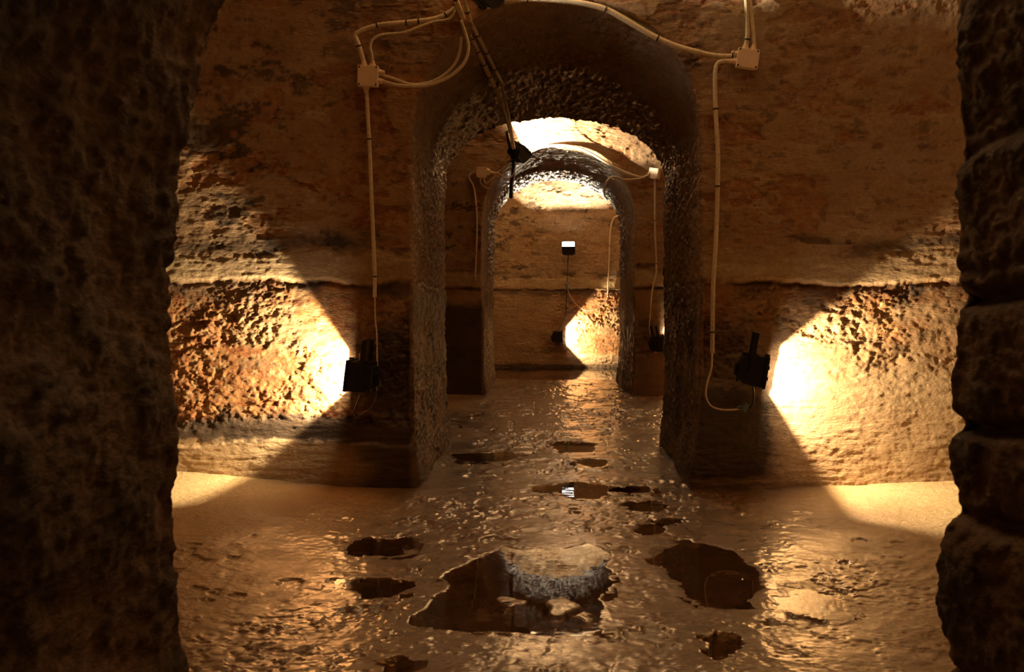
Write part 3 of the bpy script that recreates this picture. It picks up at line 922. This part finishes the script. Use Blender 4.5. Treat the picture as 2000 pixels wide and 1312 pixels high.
# middle wall, left
run('conduit', [(712, 128), (706, 104), (697, 78), (693, 68), (705, 60), (740, 49), (800, 43), (850, 36), (878, 24), (890, 12), (893, -18)], A, .0145, M_PIPE, 'ribbed cream conduit from the left box up to the cable bundle', group=None, tie=[.13, .36, .56, .64, .82, .9], rib=.10)
run('cable', [(727, 126), (727, 108), (723, 92), (727, 78), (742, 69), (790, 63), (825, 50), (850, 42), (880, 36), (890, 20)], A, .0075, M_CABLE, 'thin pale cable looping from the left box under the ribbed conduit', 'cable', off=.045)
run('cable', [(746, 147), (765, 152), (800, 164), (830, 163), (862, 150), (888, 125), (898, 100), (901, 72)], A, .0085, M_CABLE, 'inner of the two slack cables sagging from the left box', 'cable', ys_=[A - .035, A - .05, A - .06, A - .06, A - .06, A - .06, A - .06, A - .06])
run('cable', [(746, 158), (770, 165), (800, 168), (840, 165), (880, 148), (908, 120), (915, 92), (908, 62), (900, 40)], A, .010, M_CABLE, 'outer and thicker of the two slack cables sagging from the left box', 'cable', ys_=[A - .035, A - .06, A - .08, A - .08, A - .08, A - .08, A - .07, A - .06, A - .06])
run('conduit', [(716, 172), (718, 220), (722, 290), (725, 370), (729, 460), (732, 540), (732, 580)], A, .0115, M_PIPE, 'straight cream conduit down the middle wall below the left box', tie=[.24, .9])
run('cable', [(732, 578), (733, 620), (736, 650), (737, 700), (738, 735)], A, .0045, M_CABLE, 'thin cable from the left conduit down to its connector', 'cable')
run('cable', [(738, 760), (733, 785), (722, 800), (700, 812), (692, 805), (696, 790), (704, 772)], A, .004, M_RUBBER, 'dark cable under the left floodlight', 'cable', off=.05)
# middle wall, right
run('conduit', [(985, 3), (1030, -2), (1100, 2), (1145, 8), (1180, 17), (1212, 33), (1240, 50), (1275, 70), (1310, 86), (1340, 96), (1368, 103)], A, .0165, M_PIPE, 'thick cream conduit curving over the crown of the middle arch', tie=[.12, .5, .78])
run('conduit', [(1366, 102), (1395, 108), (1434, 110)], A, .0130, M_PIPE, 'short yellowish conduit entering the right box', tie=[.9])
run('conduit', [(1434, 120), (1416, 119), (1403, 122), (1398, 132), (1397, 200), (1402, 300), (1399, 450), (1393, 560), (1391, 690)], A, .0130, M_PIPE, 'long cream conduit bending down the middle wall from the right box', tie=[.2, .45, .93])
run('cable', [(1391, 690), (1389, 720), (1380, 752), (1379, 775), (1388, 792), (1405, 799), (1430, 800), (1448, 798)], A, .0055, M_CABLE, 'thin pale cable hanging in a loop below the long right conduit', 'cable', off=.05)
run('cable', [(1462, 797), (1471, 788), (1472, 765), (1469, 750)], A, .005, M_RUBBER, 'black cable from the connector up to the right floodlight', 'cable', off=.06)
run('conduit', [(1456, 98), (1460, 70), (1459, 30), (1457, -25)], A, .0130, M_PIPE, 'left of the two upright conduits above the right box', tie=[.18])
run('conduit', [(1473, 92), (1471, 60), (1467, 25), (1463, -25)], A, .0120, M_PIPE, 'right of the two upright conduits above the right box')
run('wire', [(1455, -25), (1455, 60), (1452, 84), (1440, 96), (1430, 104)], A, .0022, M_GREEN, 'thin green wire beside the conduits above the right box', 'wire', off=.05)
run('wire', [(1185, 12), (1240, 42), (1280, 66), (1330, 90), (1400, 106), (1428, 108)], A, .0022, M_GREEN, 'thin green wire following the conduit over the middle arch', 'wire', off=.03)
for (px_, py_, wy_, lab) in ((1455, 795, A, 'small blue grey cable connector below the right floodlight'), (738, 748, A, 'small blue grey cable connector beside the left floodlight')):
    c = at(px_, py_, wy_ - .055); bm = bmesh.new()
    if px_ > 1000: add_box(bm, (0, 0, 0), (.034, .03, .05), .005, Matrix.Rotation(.5, 3, 'Y')); add_cyl(bm, (-.045, 0, -.002), (-.01, 0, 0), .007, .014)
    else: add_box(bm, (0, 0, 0), (.034, .03, .045), .005); add_cyl(bm, (0, 0, .02), (0, 0, .05), .014, .006); add_cyl(bm, (0, 0, -.02), (0, 0, -.045), .014, .006)
    o = bm_obj('cable_connector', bm, M_BLUE); o.location = c; tag(o, lab, 'connector')
for (px_, py_, lab) in ((1350, 145, 'small round screw head in the wall beside the middle arch'), (1267, 29, 'small rusty screw head above the curved conduit')):
    c = at(px_, py_, A - .012); bm = bmesh.new(); add_cyl(bm, (0, .03, 0), (0, -.004, 0), .011, .009, 14); add_cyl(bm, (0, -.003, 0), (0, -.008, 0), .004, .003, 8)
    o = bm_obj('wall_screw', bm, M_STEEL); o.location = c; tag(o, lab, 'screw')

# the bundle through the middle arch to the far wall
bund = [(878, -30), (890, -2), (905, 38), (930, 92), (952, 140), (968, 174)]
byy = [A - .30, A - .12, A + .02, A + .42, A + .80, A + 1.08]
run('conduit', bund, A, .0165, M_PIPE, 'thick cream conduit strapped along the crown of the middle arch', ys_=byy, tie=[.12, .28, .42, .56, .7, .84, .97], rib=.0, tail=.012)
run('conduit', [(898, -30), (906, 0), (918, 38), (944, 90), (966, 134), (980, 160)], A, .0125, M_PIPE, 'thinner conduit strapped beside the thick one along the arch crown', ys_=[q - .02 for q in byy], tie=[.2, .4, .6, .8], tail=.012)
cyy = [A + 1.0, A + 1.12, A + 1.4, A + 3.0, B - .25]
run('cable', [(968, 172), (978, 196), (988, 226), (997, 262), (1002, 290)], A, .0115, M_CABLE, 'pale cable spanning from the middle arch to the far floodlight, left one of the pair', 'cable', ys_=cyy, tie=[.3, .7])
run('cable', [(979, 164), (986, 192), (993, 224), (1000, 262), (1005, 290)], A, .0095, M_PIPE, 'pale cable spanning from the middle arch to the far floodlight, right one of the pair', 'cable', ys_=[q - .03 for q in cyy])
run('cable', [(990, 258), (994, 275), (998, 292), (1002, 312), (1002, 340), (999, 362), (998, 384)], A, (.020, .026), M_RUBBER, 'thick black cable bundle hanging past the far floodlight into the far arch', 'cable', ys_=[B - .5, B - .35, B - .22, B - .10, B + .2, B + .55, B + .85])

# far wall
run('cable', [(951, 334), (962, 336), (972, 346), (985, 336), (1000, 326)], B, .0085, M_CABLE, 'slack cable from the left far box up to the floodlight, lower one', 'cable', off=.05)
run('cable', [(945, 348), (948, 358), (958, 352), (975, 335), (990, 324), (1002, 318)], B, .0085, M_CABLE, 'slack cable rising from under the left far box to the floodlight', 'cable', off=.07)
run('cable', [(937, 347), (939, 358), (948, 366), (958, 368)], B, .0075, M_CABLE, 'short cable curling under the left far box into the arch', 'cable', off=.05)
run('cable', [(955, 338), (972, 338), (990, 350), (1000, 344), (1005, 330)], B, .0075, M_CABLE, 'cable loop between the left far box and the hanging black bundle', 'cable', off=.08)
run('conduit', [(931, 339), (922, 338), (916, 344), (917, 350), (924, 362), (928, 385), (931, 420), (931, 460), (929, 510), (928, 548)], B, .0105, M_PIPE, 'slim conduit down the far wall, left of the far arch', tie=[.35, .75, .97])
run('conduit', [(1036, 297), (1055, 288), (1080, 284), (1105, 284), (1130, 289), (1155, 300), (1185, 318), (1215, 334), (1245, 345)], B, .0150, M_PIPE, 'cream conduit curving over the crown of the far arch')
run('cable', [(1240, 344), (1256, 345), (1270, 338)], B, .010, M_PIPE, 'short cable from the curved far conduit into the right far box', 'cable')
run('conduit', [(1268, 341), (1258, 346), (1240, 350), (1216, 350), (1206, 346), (1196, 345), (1187, 352), (1181, 366), (1180, 380), (1186, 390)], B, .009, M_PIPE, 'thin pale conduit from the right far box curling into the far arch', ys_=[B - .04] * 6 + [B - .03, B + .1, B + .3, B + .45])
run('conduit', [(1279, 349), (1279, 400), (1279, 450), (1281, 500), (1282, 532)], B, .0115, M_PIPE, 'straight cream conduit below the right far box', tie=[.45, .9])
run('cable', [(1282, 532), (1276, 556), (1272, 580), (1271, 592)], B, .009, M_PIPE, 'flexible cream cable at the foot of the right far conduit', 'cable', off=.06)
run('cable', [(1271, 590), (1270, 612), (1268, 640), (1270, 655)], B, .004, M_CABLE, 'thin cable from the far conduit to the half hidden floodlight', 'cable', off=.06)
# end wall
K = Y_C
run('conduit', [(1209, 422), (1201, 424), (1196, 432), (1192, 452), (1190, 500), (1188, 550), (1187, 580)], K, .0125, M_PIPE, 'cream conduit down the end wall right of the floodlights', tie=[.4, .97])
run('cable', [(1187, 580), (1182, 590), (1165, 603), (1145, 606), (1130, 598), (1116, 582), (1109, 566)], K, .0065, M_CABLE, 'pale cable drooping in a curve across the end wall', 'cable', off=.07)
run('cable', [(1110, 497), (1109, 520), (1108, 552)], K, .0055, M_RUBBER, 'black cable hanging straight below the upper end wall floodlight', 'cable', off=.08)
run('cable', [(1107, 568), (1106, 590), (1104, 615), (1099, 630), (1092, 644)], K, .0065, M_RUBBER, 'black cable from the connector down to the lower end wall floodlight', 'cable', off=.08)
c = at(1107, 560, K - .08); bm = bmesh.new(); add_box(bm, (0, 0, 0), (.045, .035, .10), .008); add_cyl(bm, (0, 0, .045), (0, 0, .085), .018, .008)
o = bm_obj('cable_connector', bm, M_BLUE); o.location = c; tag(o, 'small blue grey connector on the end wall between the two floodlights', 'connector')
